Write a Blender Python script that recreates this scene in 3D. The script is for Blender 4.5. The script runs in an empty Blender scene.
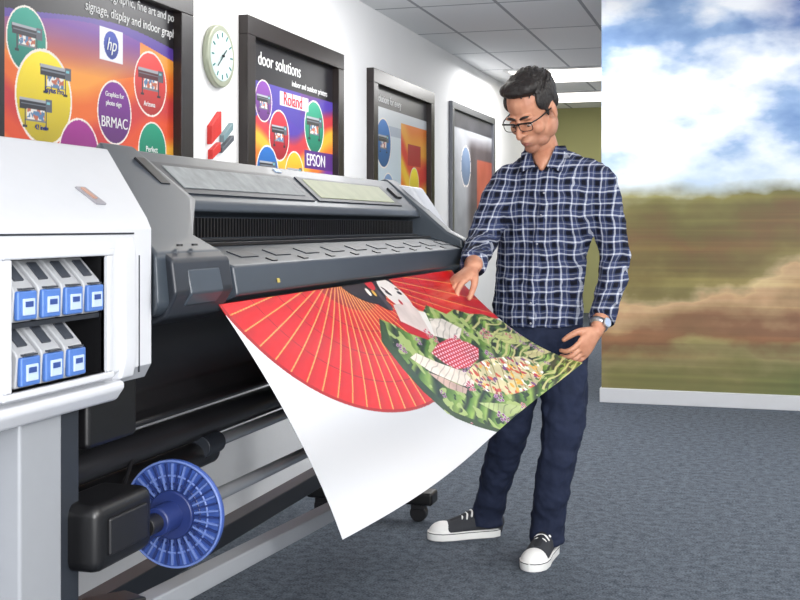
import bpy, bmesh, math, random
import numpy as np
from mathutils import Vector, Matrix, Euler
random.seed(3); np.random.seed(3)
SC = bpy.context.scene
COL = SC.collection
try:
    SC.view_settings.view_transform = 'Standard'
    SC.view_settings.look = 'None'
except Exception: pass

# ------------------------------------------------------------ materials
def lin(c):
    return tuple(((v/255)/12.92 if v/255 <= 0.04045 else ((v/255+0.055)/1.055)**2.4) for v in c[:3])
_M = {}
def mat(name, c, rough=0.5, metal=0.0, var=0.06, scale=30.0, bump=0.0, emit=0.0, spec=0.5, alpha=None, coat=0.0):
    if name in _M: return _M[name]
    m = bpy.data.materials.new(name); m.use_nodes = True
    nt = m.node_tree; b = nt.nodes['Principled BSDF']
    L = lin(c)
    tc = nt.nodes.new('ShaderNodeTexCoord'); n = nt.nodes.new('ShaderNodeTexNoise')
    n.inputs['Scale'].default_value = scale; n.inputs['Detail'].default_value = 4
    nt.links.new(tc.outputs['Object'], n.inputs['Vector'])
    mx = nt.nodes.new('ShaderNodeMix'); mx.data_type = 'RGBA'
    mx.inputs[6].default_value = (*[max(0, v*(1-var)) for v in L], 1)
    mx.inputs[7].default_value = (*[min(1, v*(1+var)) for v in L], 1)
    nt.links.new(n.outputs['Fac'], mx.inputs[0]); nt.links.new(mx.outputs[2], b.inputs['Base Color'])
    b.inputs['Roughness'].default_value = rough; b.inputs['Metallic'].default_value = metal
    b.inputs['Specular IOR Level'].default_value = spec
    b.inputs['Coat Weight'].default_value = coat
    if bump > 0:
        bp = nt.nodes.new('ShaderNodeBump'); bp.inputs['Strength'].default_value = bump; bp.inputs['Distance'].default_value = 0.01
        nt.links.new(n.outputs['Fac'], bp.inputs['Height']); nt.links.new(bp.outputs[0], b.inputs['Normal'])
    if emit > 0:
        b.inputs['Emission Color'].default_value = (*L, 1); b.inputs['Emission Strength'].default_value = emit
    _M[name] = m; return m

def vcol_mat(name, rough=0.4, coat=0.0):
    m = bpy.data.materials.new(name); m.use_nodes = True
    nt = m.node_tree; b = nt.nodes['Principled BSDF']
    a = nt.nodes.new('ShaderNodeVertexColor'); a.layer_name = 'Col'
    nt.links.new(a.outputs['Color'], b.inputs['Base Color'])
    b.inputs['Roughness'].default_value = rough; b.inputs['Coat Weight'].default_value = coat
    b.inputs['Coat Roughness'].default_value = .12
    return m

# ------------------------------------------------------------ mesh helpers
def empty(name, loc=(0,0,0), rotz=0):
    e = bpy.data.objects.new(name, None); e.location = loc; e.rotation_euler = (0,0,rotz)
    e.empty_display_size = 0.1; COL.objects.link(e); return e
def mobj(name, V, F, m, parent=None, smooth=False, M=None):
    me = bpy.data.meshes.new(name); me.from_pydata([tuple(v) for v in V], [], F); me.update()
    o = bpy.data.objects.new(name, me); COL.objects.link(o)
    if m: me.materials.append(m)
    bm = bmesh.new(); bm.from_mesh(me); bmesh.ops.recalc_face_normals(bm, faces=bm.faces); bm.to_mesh(me); bm.free()
    if smooth:
        for p in me.polygons: p.use_smooth = True
    if parent: o.parent = parent
    if M is not None: o.matrix_basis = M
    return o
def bevel(o, w=0.005, seg=3, ang=0.6):
    b = o.modifiers.new('bev','BEVEL'); b.width = w; b.segments = seg; b.limit_method='ANGLE'; b.angle_limit = ang
    for p in o.data.polygons: p.use_smooth = True
    wn = o.modifiers.new('wn','WEIGHTED_NORMAL'); wn.keep_sharp = False
    return o
def bake(o):
    dg = bpy.context.evaluated_depsgraph_get(); dg.update()
    me = bpy.data.meshes.new_from_object(o.evaluated_get(dg))
    o.modifiers.clear(); o.data = me; return o
def box(name, x0,x1,y0,y1,z0,z1, m, parent=None, bev=0.004, M=None):
    V = [(x,y,z) for x in (x0,x1) for y in (y0,y1) for z in (z0,z1)]
    F = [(0,1,3,2),(4,6,7,5),(0,4,5,1),(2,3,7,6),(0,2,6,4),(1,5,7,3)]
    o = mobj(name, V, F, m, parent, M=M)
    if bev: bevel(o, bev)
    return o
def prism(name, prof, y0, y1, m, parent=None, bev=0.006):
    n = len(prof)
    f0 = y0 if callable(y0) else (lambda x: y0); f1 = y1 if callable(y1) else (lambda x: y1)
    V = [(x,f0(x),z) for x,z in prof] + [(x,f1(x),z) for x,z in prof]
    F = [tuple(range(n)), tuple(range(2*n-1,n-1,-1))] + [(i,(i+1)%n,(i+1)%n+n,i+n) for i in range(n)]
    o = mobj(name, V, F, m, parent)
    if bev: bevel(o, bev)
    return o
def cyl(name, p0, p1, r, m, parent=None, seg=40, r1=None, bev=0.0, M=None):
    p0=Vector(p0); p1=Vector(p1); d=(p1-p0).normalized(); r1 = r if r1 is None else r1
    a = d.orthogonal().normalized(); b = d.cross(a)
    V=[]; 
    for p,rr in ((p0,r),(p1,r1)):
        for i in range(seg):
            t=2*math.pi*i/seg; V.append(p+a*rr*math.cos(t)+b*rr*math.sin(t))
    F=[tuple(range(seg)), tuple(range(2*seg-1,seg-1,-1))]+[(i,(i+1)%seg,(i+1)%seg+seg,i+seg) for i in range(seg)]
    o = mobj(name,V,F,m,parent,M=M)
    bevel(o, bev if bev else min(r,r1)*0.08, 2)
    return o
def catm(P, n):
    P=[np.array(p,float) for p in P]; out=[]
    Q=[2*P[0]-P[1]]+P+[2*P[-1]-P[-2]]
    for i in range(1,len(Q)-2):
        for k in range(n):
            t=k/n; p0,p1,p2,p3=Q[i-1:i+3]
            out.append(0.5*((2*p1)+(-p0+p2)*t+(2*p0-5*p1+4*p2-p3)*t*t+(-p0+3*p1-3*p2+p3)*t**3))
    out.append(P[-1]); return out
def tube(V,F,pts,rad,ref=(1,0,0),seg=24,sub=6,cap0=True,cap1=True):
    R=[(r,r) if not isinstance(r,(tuple,list)) else r for r in rad]
    C=catm([list(p)+list(r) for p,r in zip(pts,R)],sub) if sub>1 else [np.array(list(p)+list(r)) for p,r in zip(pts,R)]
    n=len(C)
    ref=Vector(ref)
    T=[]
    for i in range(n):
        a=C[max(0,i-1)][:3]; b=C[min(n-1,i+1)][:3]; T.append(Vector(b-a).normalized())
    sect=[]
    for i in range(n):
        sect.append((Vector(C[i][:3]),T[i],C[i][3],C[i][4]))
    if cap0:
        c,t,a,b=sect[0]; m=min(a,b); sect=[(c-t*m*q,t,a*s,b*s) for q,s in ((0.98,0.15),(0.85,0.5),(0.5,0.86))]+sect
    if cap1:
        c,t,a,b=sect[-1]; m=min(a,b); sect=sect+[(c+t*m*q,t,a*s,b*s) for q,s in ((0.5,0.86),(0.85,0.5),(0.98,0.15))]
    base=len(V)
    for c,t,a,b in sect:
        e1=(ref-t*ref.dot(t))
        if e1.length<1e-3: e1=t.orthogonal()
        e1.normalize(); e2=t.cross(e1)
        for k in range(seg):
            th=2*math.pi*k/seg; V.append(tuple(c+e1*a*math.cos(th)+e2*b*math.sin(th)))
    ns=len(sect)
    for i in range(ns-1):
        for k in range(seg):
            k2=(k+1)%seg; F.append((base+i*seg+k,base+i*seg+k2,base+(i+1)*seg+k2,base+(i+1)*seg+k))
    F.append(tuple(base+k for k in range(seg))[::-1]); F.append(tuple(base+(ns-1)*seg+k for k in range(seg)))
def ell(V,F,c,r,M=None,nu=24,nv=14):
    base=len(V); c=Vector(c); M=M or Matrix.Identity(3)
    for j in range(1,nv):
        ph=math.pi*j/nv
        for i in range(nu):
            th=2*math.pi*i/nu
            V.append(tuple(c+M@Vector((r[0]*math.sin(ph)*math.cos(th),r[1]*math.sin(ph)*math.sin(th),r[2]*math.cos(ph)))))
    top=len(V); V.append(tuple(c+M@Vector((0,0,r[2])))); bot=len(V); V.append(tuple(c+M@Vector((0,0,-r[2]))))
    for j in range(nv-2):
        for i in range(nu):
            i2=(i+1)%nu; F.append((base+j*nu+i,base+(j+1)*nu+i,base+(j+1)*nu+i2,base+j*nu+i2))
    for i in range(nu):
        i2=(i+1)%nu; F.append((top,base+i,base+i2)); F.append((bot,base+(nv-2)*nu+i2,base+(nv-2)*nu+i))
def remesh(name,V,F,m,voxel,sm=4,parent=None,M=None,disp=0,dscale=0.05,smf=0.5):
    o=mobj(name,V,F,m,None)
    r=o.modifiers.new('r','REMESH'); r.mode='VOXEL'; r.voxel_size=voxel; r.use_smooth_shade=True
    if sm:
        s=o.modifiers.new('s','SMOOTH'); s.factor=smf; s.iterations=sm
    if disp:
        t=bpy.data.textures.new(name+'_t','CLOUDS'); t.noise_scale=dscale; t.noise_depth=2
        d=o.modifiers.new('d','DISPLACE'); d.texture=t; d.strength=disp; d.mid_level=0.5; d.texture_coords='LOCAL'
    bake(o)
    if not o.data.materials: o.data.materials.append(m)
    for p in o.data.polygons: p.use_smooth=True
    if parent: o.parent=parent
    if M is not None: o.matrix_basis=M
    return o
def cgrid(name, nx, ny, pos, colf, m, parent=None, smooth=True):
    s=np.linspace(0,1,nx); t=np.linspace(0,1,ny); S,T=np.meshgrid(s,t); S=S.ravel(); T=T.ravel()
    P=pos(S,T); C=np.clip(colf(S,T),0,255)/255.0
    C=np.where(C<=0.04045,C/12.92,((C+0.055)/1.055)**2.4)
    i=np.arange(nx-1); j=np.arange(ny-1); I,J=np.meshgrid(i,j); a=(J*nx+I).ravel()
    F=np.stack([a,a+1,a+1+nx,a+nx],1).tolist()
    me=bpy.data.meshes.new(name); me.from_pydata(P.tolist(),[],F); me.update()
    ca=me.color_attributes.new('Col','FLOAT_COLOR','POINT')
    buf=np.ones((len(S),4),np.float32); buf[:,:3]=C; ca.data.foreach_set('color',buf.ravel())
    me.materials.append(m)
    o=bpy.data.objects.new(name,me); COL.objects.link(o)
    if smooth:
        for p in me.polygons: p.use_smooth=True
    if parent: o.parent=parent
    return o
def text(name,s,size,y,z,x,m,parent,ext=0.001,shear=0):
    c=bpy.data.curves.new(name,'FONT'); c.body=s; c.size=size; c.extrude=ext; c.shear=shear
    c.materials.append(m); o=bpy.data.objects.new(name,c); COL.objects.link(o)
    o.rotation_euler=(math.pi/2,0,math.pi/2); o.location=(x,y,z); o.parent=parent; return o
def inpoly(X,Y,poly):
    r=np.zeros(X.shape,bool); n=len(poly); j=n-1
    for i in range(n):
        xi,yi=poly[i]; xj,yj=poly[j]
        if yi!=yj:
            c=((yi>Y)!=(yj>Y))&(X<(xj-xi)*(Y-yi)/(yj-yi)+xi); r^=c
        j=i
    return r
_lat=np.random.RandomState(11).rand(256,256)
def vn(x,y):
    xi=np.floor(x).astype(int); yi=np.floor(y).astype(int); fx=x-xi; fy=y-yi; fx=fx*fx*(3-2*fx); fy=fy*fy*(3-2*fy)
    g=lambda a,b:_lat[a%256,b%256]
    return (g(xi,yi)*(1-fx)+g(xi+1,yi)*fx)*(1-fy)+(g(xi,yi+1)*(1-fx)+g(xi+1,yi+1)*fx)*fy
def fbm(x,y,o=3):
    r=0;a=.5
    for k in range(o): r=r+a*vn(x*2**k+17*k,y*2**k+31*k); a*=.5
    return r/(1-.5**o)

# ------------------------------------------------------------ camera
A=math.atan(0.304)
cam=bpy.data.cameras.new('camera'); cam.sensor_width=36; cam.lens=51.75; cam.shift_y=-0.0925
co=bpy.data.objects.new('camera',cam); COL.objects.link(co); co.location=(0,0,1.24); co.rotation_euler=(math.pi/2,0,A)
SC.camera=co; cam.clip_start=0.05

# ------------------------------------------------------------ room
XW=-2.8; H=2.93; YE=16.5; XR=4.2; YB=-2.0
m_wall=mat('wall_paint',(236,236,237),0.7,var=0.02,scale=3)
m_end=mat('end_wall_paint',(186,184,128),0.8,var=0.05,scale=2)
def floor_mat():
    m=bpy.data.materials.new('carpet'); m.use_nodes=True; nt=m.node_tree; b=nt.nodes['Principled BSDF']
    tc=nt.nodes.new('ShaderNodeTexCoord')
    n1=nt.nodes.new('ShaderNodeTexNoise'); n1.inputs['Scale'].default_value=130; n1.inputs['Detail'].default_value=3
    n2=nt.nodes.new('ShaderNodeTexNoise'); n2.inputs['Scale'].default_value=28; n2.inputs['Detail'].default_value=6
    for n in (n1,n2): nt.links.new(tc.outputs['Object'],n.inputs['Vector'])
    ad=nt.nodes.new('ShaderNodeMath'); ad.operation='MULTIPLY_ADD'; ad.inputs[1].default_value=0.6
    nt.links.new(n1.outputs['Fac'],ad.inputs[0])
    mu=nt.nodes.new('ShaderNodeMath'); mu.operation='MULTIPLY'; mu.inputs[1].default_value=0.4
    nt.links.new(n2.outputs['Fac'],mu.inputs[0]); nt.links.new(mu.outputs[0],ad.inputs[2])
    r=nt.nodes.new('ShaderNodeValToRGB'); r.color_ramp.elements[0].position=0.36; r.color_ramp.elements[1].position=0.66
    r.color_ramp.elements[0].color=(*lin((54,61,70)),1); r.color_ramp.elements[1].color=(*lin((112,120,131)),1)
    nt.links.new(ad.outputs[0],r.inputs[0]); nt.links.new(r.outputs[0],b.inputs['Base Color'])
    bp=nt.nodes.new('ShaderNodeBump'); bp.inputs['Strength'].default_value=0.5; bp.inputs['Distance'].default_value=0.004
    nt.links.new(n1.outputs['Fac'],bp.inputs['Height']); nt.links.new(bp.outputs[0],b.inputs['Normal'])
    b.inputs['Roughness'].default_value=0.95; b.inputs['Specular IOR Level'].default_value=0.15
    return m
def ceil_mat():
    m=bpy.data.materials.new('ceiling_tiles'); m.use_nodes=True; nt=m.node_tree; b=nt.nodes['Principled BSDF']
    tc=nt.nodes.new('ShaderNodeTexCoord')
    br=nt.nodes.new('ShaderNodeTexBrick'); br.offset=0.0; br.inputs['Scale'].default_value=1.0
    br.inputs['Brick Width'].default_value=0.61; br.inputs['Row Height'].default_value=1.22
    br.inputs['Mortar Size'].default_value=0.014; br.inputs['Mortar Smooth'].default_value=0.0
    br.inputs['Color1'].default_value=(*lin((248,248,248)),1); br.inputs['Color2'].default_value=(*lin((238,239,240)),1)
    br.inputs['Mortar'].default_value=(*lin((168,170,174)),1)
    nt.links.new(tc.outputs['Object'],br.inputs['Vector']); nt.links.new(br.outputs['Color'],b.inputs['Base Color'])
    b.inputs['Roughness'].default_value=0.9
    return m
def mural_mat():
    m=bpy.data.materials.new('mural_print'); m.use_nodes=True; nt=m.node_tree; b=nt.nodes['Principled BSDF']
    N=nt.nodes.new; Lk=nt.links.new
    tc=N('ShaderNodeTexCoord'); sp=N('ShaderNodeSeparateXYZ'); Lk(tc.outputs['Object'],sp.inputs[0])
    def noise(sx,sz,scale,det,off=0,rot=0.05):
        mp=N('ShaderNodeMapping'); mp.inputs['Scale'].default_value=(sx,1,sz); mp.inputs['Location'].default_value=(off,0,off*.7)
        mp.inputs['Rotation'].default_value=(0,rot,0)
        Lk(tc.outputs['Object'],mp.inputs[0]); n=N('ShaderNodeTexNoise'); n.inputs['Scale'].default_value=scale; n.inputs['Detail'].default_value=det
        Lk(mp.outputs[0],n.inputs['Vector']); return n.outputs['Fac']
    def math_(op,a,bv,c=None):
        n=N('ShaderNodeMath'); n.operation=op
        for i,v in enumerate((a,bv,c)):
            if v is None: continue
            if isinstance(v,(int,float)): n.inputs[i].default_value=v
            else: Lk(v,n.inputs[i])
        return n.outputs[0]
    def ramp(f,stops):
        r=N('ShaderNodeValToRGB'); e=r.color_ramp.elements
        while len(e)<len(stops): e.new(0.5)
        for k,(p,c) in enumerate(stops): e[k].position=p; e[k].color=(*lin(c),1)
        Lk(f,r.inputs[0]); return r.outputs[0]
    def mix(f,a,bb,bt='MIX'):
        n=N('ShaderNodeMix'); n.data_type='RGBA'; n.blend_type=bt
        if isinstance(f,(int,float)): n.inputs[0].default_value=f
        else: Lk(f,n.inputs[0])
        Lk(a,n.inputs[6]); Lk(bb,n.inputs[7]); return n.outputs[2]
    streak=noise(0.30,8,1.0,4); blob=noise(1.3,1.8,1.9,4,3.1,.2)
    z1=math_('ADD',sp.outputs[2],math_('MULTIPLY',math_('SUBTRACT',blob,0.5),0.60))
    z2=math_('ADD',z1,math_('MULTIPLY',math_('SUBTRACT',streak,0.5),0.26))
    zr=math_('SUBTRACT',z2,math_('MULTIPLY',sp.outputs[0],0.16))
    land=ramp(math_('DIVIDE',zr,1.7),[(0.04,(104,116,60)),(0.14,(120,124,68)),(0.20,(148,142,92)),(0.27,(126,86,58)),(0.36,(150,104,74)),(0.43,(190,158,116)),
        (0.50,(214,194,150)),(0.56,(138,130,74)),(0.64,(112,100,50)),(0.72,(112,84,48)),(0.80,(106,100,48)),(0.88,(122,122,62)),(0.97,(160,162,118))])
    st2=noise(0.25,16,1.0,3,5.0)
    land=mix(0.45,land,ramp(st2,[(.35,(80,76,60)),(.5,(128,128,128)),(.66,(200,195,175))]),'OVERLAY')
    br2=noise(1.1,1.3,1.4,3,9.3,.2)
    land=mix(math_('MULTIPLY',br2,.5),land,ramp(br2,[(.3,(96,74,44)),(.7,(128,104,66))]))
    cl=noise(0.9,1.7,1.7,5,7.7,.3)
    sky=ramp(cl,[(0.28,(84,124,178)),(0.42,(134,164,204)),(0.50,(198,211,228)),(0.58,(236,239,243))])
    hz=math_('MULTIPLY',math_('SUBTRACT',sp.outputs[2],1.40),2.4)
    n=N('ShaderNodeMath'); n.operation='MULTIPLY'; n.use_clamp=True; Lk(hz,n.inputs[0]); n.inputs[1].default_value=1.0
    haze=N('ShaderNodeRGB'); haze.outputs[0].default_value=(*lin((190,206,216)),1)
    sky2=mix(n.outputs[0],haze.outputs[0],sky)
    px=math_('SUBTRACT',sp.outputs[0],0.60); pz=math_('SUBTRACT',sp.outputs[2],3.0)
    d=math_('SQRT',math_('ADD',math_('MULTIPLY',px,px),math_('MULTIPLY',pz,math_('MULTIPLY',pz,1.3))),0)
    d=math_('ADD',d,math_('MULTIPLY',math_('SUBTRACT',cl,0.5),0.8))
    dd=N('ShaderNodeMapRange'); dd.inputs[1].default_value=0.78; dd.inputs[2].default_value=0.28; Lk(d,dd.inputs[0])
    blue=N('ShaderNodeRGB'); blue.outputs[0].default_value=(*lin((40,78,152)),1)
    sky3=mix(dd.outputs[0],sky2,blue.outputs[0])
    hh=N('ShaderNodeMapRange'); hh.inputs[1].default_value=1.45; hh.inputs[2].default_value=1.56
    Lk(math_('ADD',sp.outputs[2],math_('MULTIPLY',math_('SUBTRACT',blob,0.5),0.26)),hh.inputs[0])
    Lk(mix(hh.outputs[0],land,sky3),b.inputs['Base Color'])
    b.inputs['Roughness'].default_value=0.55
    return m
box('floor',XW-.1,XR,YB,YE+.1,-0.05,0,floor_mat(),bev=0)
box('ceiling',XW-.1,XR,YB,YE+.1,H,H+.05,ceil_mat(),bev=0)
box('wall_left',XW-.1,XW,YB,YE,0,H,m_wall,bev=0)
box('wall_end',XW-.1,XR,YE,YE+.1,0,H,m_end,bev=0)
box('wall_mural',-1.0,XR,8.18,8.34,0.10,H,mural_mat(),bev=0)
m_trim=mat('trim_paint',(190,192,196),0.5,var=0.02)
box('baseboard_mural',-1.01,XR,8.15,8.35,0,0.10,m_trim,bev=0.004)
box('wall_ledge',-2.3,-2.1,0.3,6.4,0,0.72,mat('ledge_paint',(232,233,235),0.6,var=0.02),bev=0.006)
box('baseboard_left',XW,XW+.015,YB,YE,0,0.1,mat('base_dark',(90,92,96),0.6),bev=0.002)
m_em=mat('light_diffuser',(255,250,240),0.5,emit=3.5)
m_em2=mat('light_trim',(225,225,225),0.5)
for k,(lx,ly) in enumerate(((-1.95,12.8),(-1.95,15.0),(-1.95,6.0),(1.0,2.0),(1.0,5.5),(2.6,3.5))):
    e=empty('ceiling_light_panel'); e.location=(lx,ly,H)
    box('diffuser',-.56,.56,-.56,.56,-.012,-.004,m_em,e,0.002)
    for q,(a,b_,c,d) in enumerate(((-.6,.6,-.6,-.56),(-.6,.6,.56,.6),(-.6,-.56,-.56,.56),(.56,.6,-.56,.56))):
        box('trim_edge_%d'%q,a,b_,c,d,-.02,0,m_em2,e,0.002)

# ------------------------------------------------------------ posters
m_frame=mat('dark_window_frame',(34,27,26),0.35,var=0.1)
m_white=mat('lettering_white',(240,240,240),0.5,var=0.01)
m_red=mat('lettering_red',(200,30,40),0.5,var=0.02)
m_bluet=mat('lettering_blue',(40,60,150),0.5,var=0.02)
def frame(parent,y0,y1,z0,z1,w,m,dep=0.06):
    x0=XW; x1=XW+dep
    box('frame_top',x0,x1,y0,y1,z1-w,z1,m,parent,0.004); box('frame_bottom',x0,x1,y0,y1,z0,z0+w,m,parent,0.004)
    box('frame_near',x0,x1,y0,y0+w,z0+w,z1-w,m,parent,0.004); box('frame_far',x0,x1,y1-w,y1,z0+w,z1-w,m,parent,0.004)
def setc(C,mask,c): C[mask]=c
def icon(C,Y,Z,cy,cz,s,dark=(45,45,52)):
    y=(Y-cy)/s; z=(Z-cz)/s
    setc(C,(abs(y)<.7)&(z<-.05)&(z>-.75)&(abs(y)>.62),(60,62,70))
    setc(C,(abs(abs(y)-.66)<.14)&(abs(z+.78)<.05),(40,42,48))
    setc(C,(abs(y)<.62)&(abs(z+.55)<.03),(120,124,132))
    setc(C,(abs(y+.05*z)<1.0)&(abs(z-.05)<.20),dark)
    setc(C,(abs(y)<1.0)&(abs(z-.20)<.05),(168,172,180)); setc(C,(abs(y)<.92)&(abs(z-.04)<.025),(120,126,136))
    setc(C,(y>.62)&(y<1.04)&(abs(z-.06)<.24),(92,96,106)); setc(C,(y>.70)&(y<.9)&(abs(z-.16)<.05),(120,190,200))
    m=(abs(y)<.55)&(z<-.14)&(z>-.52); setc(C,m,(236,232,226)); setc(C,m&(fbm(y*5+cy,z*6,2)>.55),(196,110,80)); setc(C,m&(fbm(y*5+9,z*6+cz*9,2)>.6),(90,130,170))
def disc(C,Y,Z,cy,cz,r,c,rim=(245,235,225)):
    d=np.hypot(Y-cy,Z-cz); C[d<r*1.06]=rim
    m=d<r; C[m]=np.array(c)*(1.12-.35*((Z[m]-cz)/r*-.5+.5))[:,None]
def poster(name,y0,y1,z0,z1,colf,w=0.11,m=m_frame,nx=420,ny=330,dep=0.06,rough=0.35):
    e=empty(name); frame(e,y0,y1,z0,z1,w,m,dep)
    iy0,iy1,iz0,iz1=y0+w,y1-w,z0+w,z1-w
    def pos(S,T): return np.stack([np.full(S.shape,XW+.012),iy0+S*(iy1-iy0),iz0+T*(iz1-iz0)],1)
    def cf(S,T): return colf(iy0+S*(iy1-iy0),iz0+T*(iz1-iz0))
    cgrid('poster_sheet',nx,ny,pos,cf,vcol_mat(name+'_ink',rough),e,smooth=False)
    return e
def swirl(Y,Z,cols,k=1.0,ph=0):
    f=(Z*1.1+0.22*np.sin(Y*1.8*k+ph)+0.05*np.sin(Y*5*k+Z*3))*1.2+.1*fbm(Y*3,Z*3)
    idx=(f-np.floor(f))*len(cols); i=np.floor(idx).astype(int)%len(cols); fr=(idx-np.floor(idx))[:,None]
    fr=np.clip(fr*1.8-.4,0,1)
    cols=np.array(cols,float); return cols[i]*(1-fr)+cols[(i+1)%len(cols)]*fr
def p1(Y,Z):
    C=swirl(Y,Z,[(240,130,44),(248,178,60),(228,84,44),(206,60,60),(236,110,38),(248,160,60)])
    m=(Z>1.92+.05*np.sin(Y*4))&(Y<4.9); g=np.clip((Z-1.9)/.2,0,1)[:,None]; C[m]=(C*(1-g)+np.array([[120,60,160]])*g)[m]
    setc(C,Z>2.13+0.04*np.sin(Y*3),(28,24,30))
    mm=(Z<2.13+0.04*np.sin(Y*3))&(Z>2.09+0.05*np.sin(Y*3+.4)); setc(C,mm,(90,60,160))
    disc(C,Y,Z,4.0,1.99,.13,(20,150,130)); icon(C,Y,Z,4.0,2.02,.10)
    setc(C,(abs(Y-4.64)<.10)&(abs(Z-2.065)<.075),(240,240,245)); disc(C,Y,Z,4.64,2.065,.06,(30,60,170),(30,60,170))
    disc(C,Y,Z,5.00,1.93,.15,(226,70,66)); icon(C,Y,Z,5.00,1.97,.12,(90,40,45))
    disc(C,Y,Z,4.67,1.76,.14,(120,46,140)); 
    disc(C,Y,Z,4.12,1.77,.19,(240,214,40)); icon(C,Y,Z,4.06,1.73,.11); icon(C,Y,Z,4.2,1.88,.11)
    disc(C,Y,Z,5.02,1.61,.13,(26,140,110)); disc(C,Y,Z,4.38,1.55,.15,(150,40,130))
    disc(C,Y,Z,4.75,1.36,.14,(30,90,170)); disc(C,Y,Z,4.1,1.34,.14,(210,60,50))
    return C
P=poster('framed_poster',3.66,5.36,1.03,2.45,p1,w=.13)
X1=XW+.014
for k,(s,y,z,sz) in enumerate((('specialising in photographic, fine art and poster',4.15,2.27,.062),('signage, display and indoor graphics',4.42,2.19,.062))):
    text('caption_%d'%k,s,sz,y,z,X1,m_white,P,shear=.1)
text('label_a','hp',.085,4.595,2.04,X1,m_white,P,shear=.3); text('label_b','BRMAC',.07,4.55,1.69,X1,m_white,P)
text('label_c','Graphics for',.032,4.585,1.83,X1,m_white,P); text('label_d','photo sign',.032,4.59,1.79,X1,m_white,P)
text('label_g','Stylus Pro',.034,4.12,1.795,X1,m_bluet,P); text('label_f','42 inch',.03,4.05,1.635,X1,m_bluet,P)
text('label_h','Arizona',.035,4.93,1.82,X1,m_white,P); text('label_i','Perfect',.04,4.95,1.6,X1,m_white,P); text('label_j','media',.04,4.96,1.56,X1,m_white,P)
def p2(Y,Z):
    C=swirl(Y,Z,[(92,44,130),(120,60,160),(232,120,50),(246,180,60),(200,60,70),(80,60,160)],1.0,2.0)
    setc(C,Z>2.10,(26,24,30)); 
    setc(C,(Y<6.95)&(Z<2.1)&(Z>1.90+.05*np.sin(Y*6)),(74,60,156))
    disc(C,Y,Z,6.36,1.99,.12,(120,60,150)); icon(C,Y,Z,6.36,2.0,.1)
    disc(C,Y,Z,7.20,1.90,.17,(40,150,120)); icon(C,Y,Z,7.20,1.93,.14,(60,60,60))
    disc(C,Y,Z,6.60,1.80,.15,(190,44,60)); icon(C,Y,Z,6.60,1.83,.12)
    disc(C,Y,Z,6.85,1.56,.15,(240,170,50)); icon(C,Y,Z,6.85,1.58,.12); disc(C,Y,Z,6.42,1.56,.16,(40,100,170)); icon(C,Y,Z,6.42,1.6,.12)
    m=(Y>7.02)&(abs(Z-1.68)<.06); setc(C,m,(90,50,130))
    setc(C,(abs(Y-6.85)<.24)&(abs(Z-2.035)<.045),(226,220,232))
    disc(C,Y,Z,7.4,1.4,.13,(200,50,60))
    return C
P=poster('framed_poster',6.03,7.66,1.03,2.45,p2)
text('caption_0','door solutions',.115,6.27,2.20,X1,m_white,P)
text('caption_1','indoor and outdoor printers',.055,6.8,2.13,X1,m_white,P)
text('label_a','Roland',.115,6.66,2.0,X1,m_red,P); text('label_b','EPSON',.115,7.05,1.64,X1,m_white,P)
def p3(Y,Z):
    C=np.zeros((len(Y),3)); C[:]=(216,222,228)
    C=C-((2.1-Z)[:,None])*np.array([30,10,0])
    setc(C,Z>2.18,(60,58,62)); setc(C,(Z<2.05)&(Z>1.97),(180,190,205))
    disc(C,Y,Z,8.72,1.90,.19,(40,110,180)); icon(C,Y,Z,8.72,1.93,.13)
    disc(C,Y,Z,8.85,1.5,.16,(120,150,190))
    m=(Y>9.2)&(Z<2.1); S=swirl(Y,Z,[(240,130,40),(246,200,60),(220,60,50),(244,170,60)],1.5); C[m]=S[m]
    setc(C,(abs(Y-9.6)<.2)&(abs(Z-1.85)<.09),(180,40,50)); disc(C,Y,Z,9.6,1.6,.14,(244,220,60))
    return C
P=poster('framed_poster',8.33,10.10,1.03,2.45,p3)
text('caption_0','solutions for every',.085,8.55,2.22,X1,m_white,P)
m_silver=mat('silver_frame',(190,192,196),0.3,0.8)
m_silver2=mat('silver_frame_dark',(120,122,128),0.35,0.7)
def p4(Y,Z):
    C=np.zeros((len(Y),3)); C[:]=(150,152,158); C+=((Z-1.5)*40)[:,None]  # grey, lighter upward: the glass's reflection painted into the sheet colour
    setc(C,Z>2.22,(64,64,70))
    g=np.clip((Y-11.5)/.25,0,1)[:,None]*np.clip((2.2-Z)/.15,0,1)[:,None]; C=C*(1-g)+np.array([[76,68,72]])*g
    m=(Y>12.0)&(Z<1.95)&(Z>1.4); setc(C,m,(150,74,58)); disc(C,Y,Z,11.5,1.85,.2,(110,130,160)); 
    C+=(fbm(Y*4,Z*5)-.5)[:,None]*36
    return C
poster('framed_poster',10.84,12.8,1.03,2.46,p4,w=0.07,m=m_silver2,nx=120,ny=90,dep=.04,rough=.5)

# clock
m_blk=mat('black_plastic',(22,22,25),0.4,var=.1)
ck=empty('wall_clock',(XW,5.74,2.17))
cyl('case',(0,0,0),(.035,0,0),.172,mat('clock_rim',(166,172,152),0.35,0.2),ck,64,bev=.01)
cyl('dial',(.03,0,0),(.038,0,0),.138,mat('clock_dial',(206,228,226),0.5,var=.02),ck,64)
for k in range(12):
    t=k*math.pi/6; cy,cz=math.sin(t)*.115,math.cos(t)*.115
    box('tick_%d'%k,.038,.041,-.004,.004,-.013,.013,mat('clock_tick',(50,120,122),.5),ck,0,M=Matrix.Translation((0,cy,cz))@Matrix.Rotation(-t,4,'X'))
box('hour_hand',.042,.045,-.004,.004,-.01,.06,mat('clock_hand',(60,80,84),.4),ck,0,M=Matrix.Rotation(-.9,4,'X'))
box('minute_hand',.045,.048,-.003,.003,-.02,.09,mat('clock_hand',(60,80,84),.4),ck,0,M=Matrix.Rotation(2.3,4,'X'))
cyl('hub',(.04,0,0),(.052,0,0),.008,m_blk,ck)
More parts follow.
